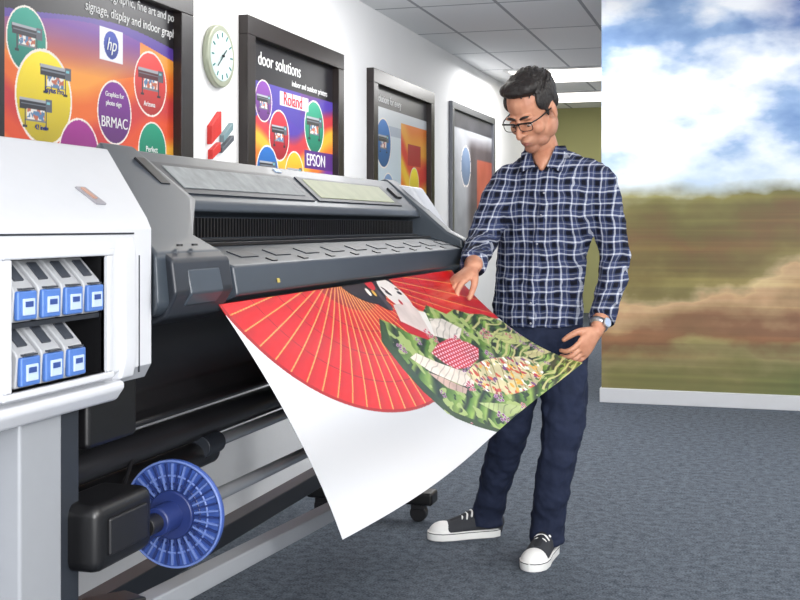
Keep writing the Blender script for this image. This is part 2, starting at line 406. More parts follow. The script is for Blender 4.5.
sg=empty('wall_sign',(XW,5.78,1.72))
def para(name,pts,m): 
    V=[(0,y,z) for y,z in pts]+[(.03,y,z) for y,z in pts]; n=len(pts)
    F=[tuple(range(n)),tuple(range(2*n-1,n-1,-1))]+[(i,(i+1)%n,(i+1)%n+n,i+n) for i in range(n)]
    bevel(mobj(name,V,F,m,sg),.003)
para('red_flag',[(-.15,-.04),(-.03,.03),(-.03,.15),(-.15,.06)],mat('sign_red',(206,44,40),.4))
para('grey_bar',[(-.0,.02),(.12,.10),(.12,.06),(.0,-.02)],mat('sign_teal',(112,140,146),.4))
para('dark_bar',[(-.02,-.05),(.13,.03),(.13,-.0),(-.02,-.08)],mat('sign_grey',(84,90,98),.4))
para('red_bar',[(-.14,-.07),(-.04,-.02),(-.04,-.07),(-.14,-.12)],mat('sign_red',(0,0,0)))

# ------------------------------------------------------------ printer
pr=empty('large_format_printer')
m_pw=mat('printer_light_grey',(188,190,195),0.34,var=.02,coat=.15)
m_pd=mat('printer_slate',(54,61,69),0.36,var=.05,scale=8,coat=.06)
m_pd2=mat('printer_slate_dark',(36,40,47),0.4,var=.05,scale=8)
m_in=mat('printer_interior',(14,14,16),0.35,var=.1)
m_alu=mat('aluminium',(176,180,186),0.3,.75,var=.04)
m_leg=mat('stand_grey',(146,149,154),0.4,.2,var=.03)
sk=lambda x: 1.8+(-1-x)*1.0
hs=prism('ink_housing',[(-1.5,1.36),(-1.3,1.403),(-1.22,1.392),(-1.02,1.255),(-1.0,1.235),(-1.0,1.0),(-1.03,.972),(-1.5,.96)],1.0,lambda x: sk(x)-.004,m_pw,pr,bev=0)
RY0,RY1=1.392,1.645
cut=box('cutter',-1.075,-.9,RY0,RY1,1.003,1.192,m_in,bev=0)
md=hs.modifiers.new('b','BOOLEAN'); md.operation='DIFFERENCE'; md.object=cut; md.solver='EXACT'
bake(hs); bpy.data.objects.remove(cut)
if len(hs.data.materials)<2: hs.data.materials.append(m_in)
hs.data.materials[0]=m_pw; hs.data.materials[1]=m_in
for p in hs.data.polygons:
    c=p.center; p.material_index = 1 if (c.x<-1.002 and RY0-.01<c.y<1.65 and 1.0<c.z<1.195 and c.x>-1.08) else 0
bevel(hs,.014,4,.4)
for k,(a,b_,c,d) in enumerate(((RY0-.02,1.665,1.192,1.203),(RY0-.02,1.665,.992,1.003),(1.645,1.66,1.003,1.192),(RY0-.015,RY0,1.003,1.192))):
    box('opening_rim_%d'%k,-1.01,-.994,a,b_,c,d,m_pw,pr,.003)
box('housing_seam',-1.001,-.9985,1.0,1.735,1.226,1.229,m_pd2,pr,0)
prism('side_pillar',[(-1.02,1.226),(-.998,1.222),(-.992,1.20),(-.990,1.02),(-.998,.985),(-1.02,.98)],lambda x:1.69,lambda x:1.735+(-1-x)*.3,m_pw,pr,.006)
prism('lower_apron',[(-1.02,.985),(-.996,.983),(-.994,.972),(-1.01,.950),(-1.06,.94),(-1.3,.94),(-1.3,.98)],1.0,1.70,m_pw,pr,.006)
box('seam_vertical',-1.001,-.9988,1.752,1.7545,.99,1.19,m_pd2,pr,0)
box('cartridge_shelf',-1.07,-1.01,RY0+.001,1.644,1.092,1.100,m_pd2,pr,.001)
m_cg=mat('cartridge_grey',(150,152,156),.4,var=.08); m_cb=mat('cartridge_blue',(70,106,170),.35,var=.12); m_cw=mat('cartridge_label',(166,182,208),.4,var=.04)
m_ck=mat('cartridge_dark',(54,58,66),.4); m_cn=mat('cartridge_navy',(44,66,124),.4)
for row,z0 in enumerate((1.102,1.007)):
    for k in range(4):
        if row==1 and k==3: continue
        y=1.398+k*.060+(.0 if row==0 else .008)
        prism('cartridge_%d_%d'%(row,k),[(-1.07,z0),(-1.0,z0),(-.996,z0+.044),(-1.000,z0+.052),(-1.034,z0+.088),(-1.07,z0+.088)],y,y+.050,m_cg,pr,.003)
        box('cartridge_front_%d_%d'%(row,k),-.999,-.990,y+.002,y+.048,z0+.003,z0+.045,m_cb,pr,.003)
        box('cartridge_tag_%d_%d'%(row,k),-.991,-.988,y+.012,y+.040,z0+.010,z0+.034,m_cw,pr,.001)
        box('cartridge_chip_%d_%d'%(row,k),-.9885,-.987,y+.016,y+.034,z0+.022,z0+.030,m_cn,pr,0)
        prism('cartridge_grip_%d_%d'%(row,k),[(-1.006,z0+.0585),(-1.028,z0+.082),(-1.0265,z0+.084),(-1.0045,z0+.0605)],y+.014,y+.036,m_ck,pr,0)
        box('cartridge_line_%d_%d'%(row,k),-1.0,-.9895,y+.010,y+.040,z0+.0465,z0+.049,m_ck,pr,0)
prism('badge',[(-1.092,1.3045),(-1.05,1.2755),(-1.048,1.2785),(-1.09,1.3075)],1.700,1.73,mat('badge_dark',(132,130,136),.35),pr,.001)
prism('badge_mark',[(-1.086,1.3035),(-1.060,1.2855),(-1.0585,1.288),(-1.0845,1.306)],1.708,1.718,mat('badge_rose',(166,128,112),.35),pr,0)
capp=[(-1.36,1.39),(-1.28,1.415),(-1.14,1.30),(-1.05,1.222),(-.99,1.192),(-.978,1.10),(-1.0,1.08),(-1.36,1.05)]
prism('end_cap_near',capp,sk,lambda x:2.22 if x<-1.1 else 2.06,m_pd,pr,.01)
prism('end_cap_far',capp,4.03,lambda x:4.12+(-1-x)*.1,m_pd,pr,.01)
cov=[(-1.34,1.385),(-1.275,1.405),(-1.15,1.293),(-1.145,1.272),(-1.195,1.262),(-1.17,1.208),(-1.08,1.192),(-.985,1.160),(-.975,1.102),(-1.0,1.09),(-1.35,1.05)]
prism('cover',cov,2.1,4.06,m_pd,pr,.006)
def on_slope(f,o=0.0):
    x=-1.275+f*.125; z=1.405-f*.112; n=Vector((.112,.125)).normalized(); return (x+n.x*o,z+n.y*o)
m_glass=mat('cover_window',(128,132,134),.5,var=.6,scale=26,spec=.4); m_glass2=mat('cover_window_pale',(168,172,146),.5,var=.2,scale=18,spec=.4)
def slab(name,f0,f1,y0,y1,m,o=.003):
    prism(name,[on_slope(f0,-.002),on_slope(f1,-.002),on_slope(f1,o),on_slope(f0,o)],y0,y1,m,pr,.001)
slab('window_frame',.24,.86,2.2,3.02,m_pd2,.004); slab('window_strip',.32,.76,2.26,2.97,m_glass,.006)
slab('window_frame_b',.24,.86,3.05,3.86,m_pd2,.004); slab('window_strip_b',.30,.78,3.09,3.80,m_glass2,.006)
slab('button',.3,.6,3.9,3.96,m_blk,.008)
slab('latch_near',.25,.75,2.15,2.19,m_blk,.012)
slab('maker_plate',.06,.15,2.95,2.99,m_cw,.003)
for k in range(110):
    y=2.2+k*.0164
    box('rib_%d'%k,-1.193,-1.166,y,y+.005,1.214,1.258,m_in,pr,0)
box('track_rail',-1.185,-1.150,2.2,4.0,1.206,1.212,mat('rail_dark',(34,36,40),.3,.3),pr,.001)
box('track_slot',-1.155,-1.10,2.2,4.0,1.1965,1.2045,m_in,pr,.001)
for k in range(10):
    y=2.22+k*.185
    prism('lip_notch_%d'%k,[(-1.060,1.184),(-1.025,1.172),(-1.0235,1.1755),(-1.0585,1.1875)],y,y+.09,m_pd2,pr,.001)
    prism('lip_tab_%d'%k,[(-1.014,1.168),(-.997,1.162),(-.9955,1.166),(-1.0125,1.172)],y+.1,y+.13,m_in,pr,.001)
prism('warning_tag',[(-.9755,1.118),(-.9735,1.118),(-.976,1.127),(-.978,1.127)],2.30,2.311,mat('warning_yellow',(180,160,80),.5),pr,0)
ear=[(-1.12,1.19),(-1.02,1.205),(-.972,1.18),(-.962,1.12),(-.99,1.075),(-1.03,1.06),(-1.12,1.07)]
prism('lip_ear_near',ear,lambda x:1.83+(-1-x)*.4,lambda x:2.06+(-1-x)*.2,m_pd2,pr,.008)
prism('lip_ear_far',ear,4.04,4.13,m_pd2,pr,.008)
prism('ear_facet',[(-1.0,1.17),(-.968,1.162),(-.958,1.118),(-.975,1.095),(-1.0,1.095)],1.87,2.0,m_pd,pr,.004)
for k in range(2): cyl('ear_screw_%d'%k,(-1.0,1.9+k*.06,1.203),(-1.0,1.9+k*.06,1.207),.006,m_blk,pr,16)
prism('housing_far',[(-1.5,1.36),(-1.3,1.40),(-1.2,1.385),(-1.1,1.24),(-1.085,1.19),(-1.1,1.0),(-1.5,.96)],4.10,4.25,m_pw,pr,.012)
box('rear_body',-1.72,-1.34,1.1,4.78,.96,1.30,m_pd2,pr,.02)
box('rear_body_low',-1.5,-1.30,1.85,4.78,.86,1.06,m_in,pr,.01)
prism('paper_guide',[(-1.0,1.092),(-1.06,1.04),(-1.09,.98),(-1.09,.93),(-1.065,.90),(-1.04,.893),(-1.04,.882),(-1.09,.87),(-1.32,.88),(-1.32,1.07)],1.80,4.1,m_in,pr,.006)
box('near_bracket',-1.14,-1.04,1.66,1.82,.87,.975,m_in,pr,.01)
cyl('feed_roller',(-1.17,1.68,.80),(-1.17,4.1,.80),.032,mat('rubber_roller',(30,30,33),.3),pr)
cyl('feed_roll_core',(-1.17,1.62,.735),(-1.17,2.36,.735),.030,m_in,pr)
cyl('feed_bar',(-1.15,2.30,.755),(-1.15,4.1,.755),.014,m_alu,pr)
cyl('feed_collar',(-1.15,2.28,.755),(-1.15,2.36,.755),.024,m_pd2,pr)
cyl('take_up_spindle',(-1.0,1.80,.715),(-1.0,4.1,.69),.013,m_alu,pr)
box('take_up_motor',-1.09,-.985,1.60,1.78,.685,.795,m_in,pr,.02)
box('take_up_motor_face',-.988,-.98,1.63,1.75,.71,.77,m_blk,pr,.006)
m_blue=mat('hub_blue',(50,74,138),.4,var=.4,scale=70,coat=.1); m_blue2=mat('hub_blue_dark',(28,42,92),.4); m_blue3=mat('hub_blue_light',(92,112,168),.4,var=.25)
HY=1.875
cyl('hub_disc',(-1.0,HY,.718),(-1.0,HY+.012,.718),.098,m_blue,pr,72,bev=.003)
cyl('hub_boss',(-1.0,HY-.065,.718),(-1.0,HY,.718),.026,m_blue2,pr,40,bev=.004)
cyl('hub_ring_inner',(-1.0,HY-.012,.718),(-1.0,HY,.718),.044,m_blue2,pr,48,bev=.003)
cyl('hub_cap',(-1.0,HY-.10,.718),(-1.0,HY-.064,.718),.017,m_blk,pr,40)
for k in range(44):
    t=2*math.pi*k/44
    box('hub_rib_%d'%k,-.0016,.0016,-.005,.0,.045,.092,m_blue2 if k%2 else m_blue3,pr,0,M=Matrix.Translation((-1.0,HY,.718))@Matrix.Rotation(t,4,'Y'))
for q,(rr,mm) in enumerate(((.096,m_blue3),(.07,m_blue3),(.055,m_blue2))):
    V=[];F=[]
    tube(V,F,[(-1.0+rr*math.cos(t),HY-.002,.718+rr*math.sin(t)) for t in np.linspace(0,2*math.pi,49)],[.0022]*49,(0,1,0),8,1)
    mobj('hub_rim_%d'%q,V,F,mm,pr,True)
box('leg_near',-1.16,-1.03,1.46,1.57,.05,.975,m_leg,pr,.006)
box('leg_near_inner',-1.16,-1.04,1.572,1.635,.05,.975,m_pd2,pr,.006)
box('leg_near_panel',-1.22,-1.07,1.22,1.458,.1,.975,m_pw,pr,.008)
box('leg_far',-1.62,-1.5,4.6,4.74,.12,.97,m_pd2,pr,.008)
box('foot_far',-1.82,-1.26,4.60,4.70,.075,.13,m_in,pr,.012)
for k,x in enumerate((-1.76,-1.33)):
    cyl('caster_far_%d'%k,(x,4.63,.036),(x,4.67,.036),.036,m_blk,pr,bev=.004)
    box('caster_mount_%d'%k,x-.03,x+.03,4.625,4.675,.05,.085,m_blk,pr,.004)
box('foot_near',-1.75,-.82,1.47,1.57,.075,.13,m_in,pr,.012)
for k,x in enumerate((-1.68,-.9)): cyl('caster_near_%d'%k,(x,1.50,.037),(x,1.54,.037),.037,m_blk,pr,bev=.004)
def beam(name,a,b,w,h,m):
    a=Vector(a);b=Vector(b);d=(b-a).normalized();s=d.cross(Vector((0,0,1))).normalized();u=s.cross(d)
    V=[p+s*i*w+u*j*h for p in (a,b) for i,j in ((-1,-1),(1,-1),(1,1),(-1,1))]
    F=[(0,1,2,3),(7,6,5,4)]+[(i,(i+1)%4,(i+1)%4+4,i+4) for i in range(4)]
    return bevel(mobj(name,V,F,m,pr),.004)
beam('lower_beam',(-1.0,1.70,.585),(-1.10,3.95,.40),.022,.018,m_leg)
beam('lower_beam_bracket',(-1.06,1.60,.60),(-1.0,1.74,.585),.03,.03,m_in)
beam('cross_tube',(-1.55,1.6,.30),(-1.55,4.65,.30),.03,.03,m_pd2)
V=[];F=[]
tube(V,F,[(-1.08,1.66,.83),(-1.1,1.72,.77),(-1.1,1.80,.735),(-1.12,1.9,.75),(-1.15,2.0,.80)],[.004]*5,(1,0,0),10,8)
mobj('cable',V,F,m_blk,pr,True)

# ------------------------------------------------------------ printed banner
c00=np.array((-.983,2.025,1.088)); c10=np.array((-.983,3.84,1.088)); c01=np.array((-.82,2.28,.58)); c11=np.array((-.560,3.975,.768))
def bpos(S,T):
    S=S[:,None];T=T[:,None]
    Pn=(1-S)*(1-T)*c00+S*(1-T)*c10+(1-S)*T*c01+S*T*c11
    Pn[:,2:3]-= .055*4*T*(1-T)*S**3 + .028*4*S*(1-S)*T
    Pn[:,0:1]+= .022*4*T*(1-T)*(1-S) + .014*np.sin(S*7)*T
    return Pn
def bcol(S,T):
    Aa=S*1.81; B=T*.55
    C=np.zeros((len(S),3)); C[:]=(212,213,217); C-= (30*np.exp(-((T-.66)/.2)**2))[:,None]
    ax=(Aa-.75); by=(B+.05)
    e=np.sqrt((ax/.76)**2+(by/.415)**2); th=np.arctan2(by/.415,ax/.76)
    fan=((e<1)&(Aa<.98))|((S>.5)&(T<.36))
    q=th/(math.pi/34); fr=np.abs(q-np.round(q))
    ph=(q-np.floor(q))
    r0=np.stack([214-34*ph,20-10*ph,20-6*ph],1); r0*= (1.0-.25*(e<.3))[:,None]*(.92+.16*fbm(Aa*9,B*16))[:,None]
    C[fan]=r0[fan]
    for rr in (.30,.45,.62,.80): C[fan&(np.abs(e-rr)<.004)]=(156,12,18)
    gold=fan&(fr*(math.pi/34)*np.hypot(ax,by)<.0018)&(e>.14); C[gold]=(228,162,84)
    C[(np.abs(e-.993)<.010)&(Aa<.8)]=(156,10,14)
    def el(cs,ct,rs,rt,rot=0):
        x=(S-cs)*1.81; y=(T-ct)*.55; ca,sa=math.cos(rot),math.sin(rot)
        return ((x*ca+y*sa)/rs)**2+((-x*sa+y*ca)/rt)**2<1
    kim=inpoly(S,T,[(.43,.19),(.47,.24),(.50,.30),(.56,.32),(.60,.30),(.63,.22),(.68,.18),(.74,.26),(.80,.24),(.86,.29),(.93,.31),(1.01,.40),(1.01,1.01),(.555,1.01),(.53,.95),(.50,.9),(.46,.83),(.425,.75),(.40,.62),(.39,.5),(.385,.3)])
    wv=Aa*1.0+B*2.2+.34*fbm(Aa*3.2,B*5)+.03*np.sin(B*31+Aa*5)
    k=(wv*5.2)%1.0
    def ln(a,b,t): return a+(b-a)*np.clip(t,0,1)[:,None]
    dk=np.array([[20,38,18]]);md_=np.array([[72,112,34]]);lt=np.array([[132,160,72]])
    G=ln(dk,md_,k/.22); G=np.where((k>.22)[:,None],ln(md_,lt,(k-.22)/.45),G); G=np.where((k>.72)[:,None],ln(lt,dk,(k-.72)/.26),G)
    G=G*(.78+.44*fbm(Aa*22,B*30))[:,None]
    lf=fbm(Aa*26+40,B*34+11,2); G[lf>.66]=np.array([158,176,104]); G[lf<.30]=np.array([30,58,30])
    st=(B*34+Aa*7+4.5*fbm(Aa*4,B*5))%1.0; far=(S>.80)&(st<.25); G[far]=np.array([190,186,124])
    far2=(S>.80)&(st>.5)&(st<.62); G[far2]=np.array([40,56,30])
    C[kim]=G[kim]
    edge=inpoly(S,T,[(.375,.30),(.43,.19),(.44,.22),(.405,.32),(.415,.55),(.45,.76),(.50,.86),(.565,1.01),(.55,1.01),(.493,.90),(.44,.79),(.395,.6),(.38,.45)])
    C[edge]=np.array([[40,64,28]])*(0.7+.7*fbm(Aa*20,B*20))[edge][:,None]
    C[el(.455,.02,.14,.05,.2)]=(22,18,20); C[el(.54,.02,.12,.035)]=(22,18,20); C[el(.485,.09,.07,.03,.5)]=(22,18,20)
    hm=el(.47,.03,.16,.07,.2)&(C[:,0]<30)&(fbm(Aa*60,B*10)>.62); C[hm]=(70,60,64)
    C[el(.50,.01,.03,.02)]=(200,30,40); C[el(.47,.05,.012,.012)]=(240,230,220); C[el(.49,.06,.010,.010)]=(220,170,60)
    face=el(.575,.09,.085,.052,.35); C[face]=np.array([[238,230,224]])*(.84+.20*fbm(Aa*10,B*12))[face][:,None]
    neck=inpoly(S,T,[(.53,.14),(.61,.14),(.63,.24),(.60,.34),(.55,.34),(.50,.26)]); C[neck]=np.array([[222,206,200]])*(.84+.22*fbm(Aa*14,B*14))[neck][:,None]
    C[inpoly(S,T,[(.50,.22),(.54,.28),(.59,.36),(.56,.37),(.50,.30)])]=(186,24,32)
    C[inpoly(S,T,[(.62,.20),(.645,.22),(.61,.36),(.59,.36)])]=(226,222,216)
    C[el(.572,.135,.010,.009)]=(190,16,36); C[el(.550,.075,.018,.006,.4)]=(30,20,25); C[el(.60,.085,.017,.006,.2)]=(30,20,25)
    C[el(.546,.05,.018,.004,.5)]=(90,60,60); C[el(.603,.06,.016,.004,.1)]=(90,60,60)
    fold=((Aa*.6+B*1.9+.12*fbm(Aa*7,B*9))*22)%1.0
    def shp(poly,c,n=.24):
        m=inpoly(S,T,poly)&kim; C[m]=(np.array([c])*((1-n/2+n*fbm(Aa*16,B*24))*np.where(fold<.16,.78,1.0))[:,None])[m]
    shp([(.435,.42),(.47,.41),(.52,.49),(.57,.565),(.61,.62),(.615,.68),(.585,.71),(.55,.67),(.51,.595),(.47,.52)],(230,216,202))
    shp([(.46,.52),(.50,.58),(.56,.70),(.54,.72),(.49,.64)],(196,164,150))
    shp([(.64,.26),(.70,.28),(.75,.37),(.70,.42),(.64,.40),(.60,.36)],(214,206,196))
    obi=inpoly(S,T,[(.60,.62),(.66,.60),(.72,.60),(.80,.63),(.88,.69),(.90,.78),(.87,.87),(.80,.92),(.75,.91),(.70,.88),(.65,.83),(.61,.75)])
    C[obi]=np.array([[224,214,166]])*(.72+.42*fbm(Aa*14,B*20))[obi][:,None]
    C[obi&(np.abs(((Aa+B*1.2)*14)%1-.5)<.06)]=(150,132,80)
    shp([(.86,.45),(.93,.47),(1,.52),(1,.60),(.93,.59),(.88,.56)],(180,186,116))
    shp([(.90,.66),(1,.70),(1,.76),(.90,.73)],(200,192,136))
    shp([(.56,.80),(.60,.84),(.66,.92),(.70,1.0),(.66,1.0),(.60,.93)],(170,184,122))
    red=inpoly(S,T,[(.53,.44),(.58,.41),(.66,.40),(.72,.46),(.74,.52),(.70,.58),(.64,.60),(.58,.58),(.55,.52)]); C[red]=np.array([[200,28,54]])*(.75+.4*fbm(Aa*12,B*16))[red][:,None]
    gx=(Aa*44+.5*np.floor(B*84))%1-.5; gy=(B*84)%1-.5; C[red&(gx**2+gy**2<.085)]=(240,206,216)
    rs=np.random.RandomState(5)
    for _ in range(200):
        cs,ct=rs.uniform(.60,.92),rs.uniform(.60,.92); c=[(186,44,70),(112,56,124),(226,170,50),(80,120,56),(240,238,230),(204,84,56)][rs.randint(6)]
        mk=el(cs,ct,rs.uniform(.006,.016),rs.uniform(.004,.010),rs.uniform(0,3))&obi; C[mk]=c
    for _ in range(34):
        cs,ct=rs.uniform(.42,1.0),rs.uniform(.3,1.0)
        z=.5+rs.rand()*.45
        for a in range(5):
            C[el(cs+.010*z*math.cos(a*1.257),ct+.032*z*math.sin(a*1.257),.010*z,.008*z)&kim&~obi&~red]=(206,186,206)
            C[el(cs+.010*z*math.cos(a*1.257),ct+.032*z*math.sin(a*1.257),.008*z,.0065*z)&kim&~obi&~red]=(132,50,120) if _%3 else (190,60,76)
    return C
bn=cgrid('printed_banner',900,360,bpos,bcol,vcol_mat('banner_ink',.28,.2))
so=bn.modifiers.new('so','SOLIDIFY'); so.thickness=.0012; so.offset=-1

# ------------------------------------------------------------ man
MX,MY=-.714,4.278
man=empty('man',(MX,MY,0),A)
Mman=Matrix.Translation((MX,MY,0))@Matrix.Rotation(A,4,'Z')
def skin_mat():
    m=bpy.data.materials.new('skin'); m.use_nodes=True; nt=m.node_tree; b=nt.nodes['Principled BSDF']
    tc=nt.nodes.new('ShaderNodeTexCoord'); n=nt.nodes.new('ShaderNodeTexNoise'); n.inputs['Scale'].default_value=25; n.inputs['Detail'].default_value=5
    nt.links.new(tc.outputs['Object'],n.inputs['Vector'])
    r=nt.nodes.new('ShaderNodeValToRGB'); r.color_ramp.elements[0].position=.3; r.color_ramp.elements[1].position=.7
    r.color_ramp.elements[0].color=(*lin((178,120,94)),1); r.color_ramp.elements[1].color=(*lin((202,148,120)),1)
    nt.links.new(n.outputs['Fac'],r.inputs[0]); nt.links.new(r.outputs[0],b.inputs['Base Color'])
    b.inputs['Roughness'].default_value=.5; b.inputs['Subsurface Weight'].default_value=.08; b.inputs['Subsurface Radius'].default_value=(.02,.008,.004)
    return m
m_skin=skin_mat()
def face_mat():
    m=m_skin.copy(); m.name='face_skin'; nt=m.node_tree; b=nt.nodes['Principled BSDF']
    src=b.inputs['Base Color'].links[0].from_socket
    tc=nt.nodes.new('ShaderNodeTexCoord'); sp=nt.nodes.new('ShaderNodeSeparateXYZ'); nt.links.new(tc.outputs['Object'],sp.inputs[0])
    mr=nt.nodes.new('ShaderNodeMapRange'); mr.inputs[1].default_value=-.038; mr.inputs[2].default_value=-.078; mr.inputs[4].default_value=.42
    nt.links.new(sp.outputs[2],mr.inputs[0])
    mx=nt.nodes.new('ShaderNodeMix'); mx.data_type='RGBA'; nt.links.new(mr.outputs[0],mx.inputs[0]); nt.links.new(src,mx.inputs[6])
    mx.inputs[7].default_value=(*lin((108,78,66)),1); nt.links.new(mx.outputs[2],b.inputs['Base Color'])
    return m
def plaid():
    m=bpy.data.materials.new('plaid_cotton'); m.use_nodes=True; nt=m.node_tree; b=nt.nodes['Principled BSDF']; N=nt.nodes.new; Lk=nt.links.new
    tc=N('ShaderNodeTexCoord'); 
    nz=N('ShaderNodeTexNoise'); nz.inputs['Scale'].default_value=9; Lk(tc.outputs['Object'],nz.inputs['Vector'])
    sb=N('ShaderNodeVectorMath'); sb.operation='MULTIPLY_ADD'; sb.inputs[1].default_value=(.03,.03,.03); Lk(nz.outputs['Color'],sb.inputs[0]); Lk(tc.outputs['Object'],sb.inputs[2])
    sp=N('ShaderNodeSeparateXYZ'); Lk(sb.outputs[0],sp.inputs[0])
    def mt(op,a,bv,c=None):
        n=N('ShaderNodeMath'); n.operation=op
        for i,v in enumerate((a,bv,c)):
            if v is None: continue
            if isinstance(v,(int,float)): n.inputs[i].default_value=v
            else: Lk(v,n.inputs[i])
        return n.outputs[0]
    u=mt('SUBTRACT',mt('MULTIPLY',sp.outputs[0],.95),mt('MULTIPLY',sp.outputs[1],.55)); v=sp.outputs[2]
    p=.046
    def lines(c):
        f=mt('FRACT',mt('DIVIDE',c,p),0)
        l1=mt('LESS_THAN',f,.12); l2=mt('COMPARE',f,.42,.04); wide=mt('COMPARE',f,.74,.17)
        return l1,l2,wide
    a=lines(u); c=lines(v)
    fac=mt('ADD',mt('ADD',mt('MULTIPLY',a[0],.46),mt('MULTIPLY',c[0],.46)),mt('ADD',mt('MULTIPLY',a[1],.15),mt('MULTIPLY',c[1],.15)))
    wd=mt('MULTIPLY',mt('ADD',a[2],c[2]),.5)
    mx=N('ShaderNodeMix'); mx.data_type='RGBA'; Lk(wd,mx.inputs[0]); mx.inputs[6].default_value=(*lin((54,64,98)),1); mx.inputs[7].default_value=(*lin((14,17,30)),1)
    m2=N('ShaderNodeMix'); m2.data_type='RGBA'; m2.clamp_factor=True; Lk(fac,m2.inputs[0]); Lk(mx.outputs[2],m2.inputs[6]); m2.inputs[7].default_value=(*lin((206,210,222)),1)
    Lk(m2.outputs[2],b.inputs['Base Color']); b.inputs['Roughness'].default_value=.85; b.inputs['Specular IOR Level'].default_value=.2
    bp=N('ShaderNodeBump'); bp.inputs['Strength'].default_value=.8; bp.inputs['Distance'].default_value=.03
    n3=N('ShaderNodeTexNoise'); n3.inputs['Scale'].default_value=9; n3.inputs['Detail'].default_value=3; n3.inputs['Distortion'].default_value=1.2; Lk(tc.outputs['Object'],n3.inputs['Vector'])
    Lk(n3.outputs['Fac'],bp.inputs['Height']); Lk(bp.outputs[0],b.inputs['Normal'])
    return m
m_plaid=plaid(); m_den=mat('denim',(36,43,64),.85,var=.45,scale=14,bump=.5,spec=.2)
m_hair=mat('hair',(26,21,20),.5,var=.5,scale=90,bump=.5)
SA=(.95,-.31,0); FW=Vector((-.31,-.95,0))
torso=[(-.045,0,.872),(-.045,0,.96),(-.037,0,1.08),(-.018,-.010,1.22),(-.004,-.020,1.33),(.002,-.018,1.41),(.0,-.004,1.465),(-.010,-.004,1.50)]
trad=[(.172,.128),(.168,.124),(.165,.12),(.172,.122),(.182,.124),(.165,.10),(.095,.075),(.062,.058)]
V=[];F=[]
tube(V,F,torso,trad,SA,32,6,cap0=False,cap1=False)
aL=[(-.10,.025,1.425),(-.152,.030,1.40),(-.212,-.04,1.295),(-.264,-.14,1.185),(-.290,-.26,1.145),(-.306,-.355,1.118)]
tube(V,F,aL,[.06,.068,.062,.056,.051,.046],(0,1,0),24,6,cap1=False)
aR=[(.12,-.045,1.425),(.166,-.058,1.40),(.205,-.060,1.27),(.226,-.075,1.125),(.200,-.145,1.018),(.160,-.220,.928)]
tube(V,F,aR,[.06,.070,.062,.057,.052,.047],(0,1,0),24,6,cap1=False)
tube(V,F,[(-.12,.035,1.43),(-.05,.02,1.462),(.06,-.010,1.465),(.14,-.05,1.432)],[.052,.052,.052,.052],(0,1,0),20,6)
shirt=remesh('shirt',V,F,m_plaid,.007,5,man,disp=.022,dscale=.06)
for nm,a,b,r in (('cuff_a',(-.303,-.335,1.124),(-.311,-.380,1.109),.047),('cuff_b',(.172,-.198,.952),(.152,-.236,.912),.048)):
    V=[];F=[]; tube(V,F,[a,b],[r,r],(0,1,0),28,1,False,False); o=mobj(nm,V,F,m_plaid,man,True)
C=catm([list(p)+list(r) for p,r in zip(torso,trad)],6)
V=[];F=[]
pl=[c for c in C if c[2]<1.43]
for c in pl:
    f=Vector(c[:3])+FW*(c[4]+.006)
    for s,o in ((-.017,-.008),(-.015,.002),(.015,.002),(.017,-.008)):
        V.append(tuple(f+Vector(SA)*s+FW*o))
for i in range(len(pl)-1):
    for k in range(3): F.append((i*4+k,i*4+k+1,i*4+k+5,i*4+k+4))
mobj('placket',V,F,m_plaid,man,True)
m_btn=mat('button_grey',(150,152,160),.3)
for i in range(1,len(pl)-1,5):
    V=[];F=[]; f=Vector(pl[i][:3])+FW*(pl[i][4]+.009); ell(V,F,f,(.004,.003,.004),nu=12,nv=8); mobj('button_%d'%i,V,F,m_btn,man,True)
nb=Vector((-.020,-.022,1.50))
V=[];F=[];segs=30
for i in range(segs+1):
    t=math.radians(42+ (276*i/segs)); d=FW*math.cos(t)+Vector(SA)*math.sin(t)
    for r,z in ((.070,-.02),(.067,.030),(.074,.033),(.092,-.014)): V.append(tuple(nb+d*r+Vector((0,.0,z+.010*(1-math.cos(t))/2))))
for i in range(segs):
    for k in range(3): F.append((i*4+k,(i+1)*4+k,(i+1)*4+k+1,i*4+k+1))
o=mobj('collar',V,F,m_plaid,man,True); s=o.modifiers.new('s','SOLIDIFY'); s.thickness=.003
S3=Vector(SA)
for sgn,nm in ((-1,'collar_flap_a'),(1,'collar_flap_b')):
    p=[nb+FW*.056+S3*sgn*.048+Vector((0,0,.032)), nb+FW*.040+S3*sgn*.082+Vector((0,0,.010)), nb+FW*.100+S3*sgn*.078+Vector((0,0,-.064)), nb+FW*.090+S3*sgn*.022+Vector((0,0,-.044))]
    o=mobj(nm,[tuple(q) for q in p],[(0,1,2,3)],m_plaid,man); s=o.modifiers.new('s','SOLIDIFY'); s.thickness=.006; s.offset=0; bevel(o,.002)
V=[];F=[]
tube(V,F,[tuple(nb+FW*.026+Vector((0,0,.010))),tuple(nb+FW*.052+Vector((0,0,-.016))),tuple(nb+FW*.074+Vector((0,0,-.046)))],[(.044,.03),(.036,.022),(.012,.012)],SA,20,5)
mobj('open_neck_chest',V,F,m_skin,man,True)
# jeans
V=[];F=[]
tube(V,F,[(-.045,0,.93),(-.04,0,.84),(-.036,0,.765)],[(.150,.105),(.165,.118),(.145,.108)],SA,32,6)
tube(V,F,[(-.112,.025,.82),(-.124,.045,.65),(-.140,.08,.47),(-.178,.19,.28),(-.213,.285,.10),(-.215,.292,.050)],[.092,.088,.072,.063,.060,.064],(1,0,0),24,6,cap1=False)
tube(V,F,[(.042,-.02,.82),(.045,-.035,.65),(.036,-.05,.47),(.010,-.02,.28),(-.008,.03,.10),(-.008,.035,.050)],[.094,.090,.074,.066,.062,.066],(1,0,0),24,6,cap1=False)
remesh('jeans',V,F,m_den,.007,3,man,disp=.026,dscale=.065)
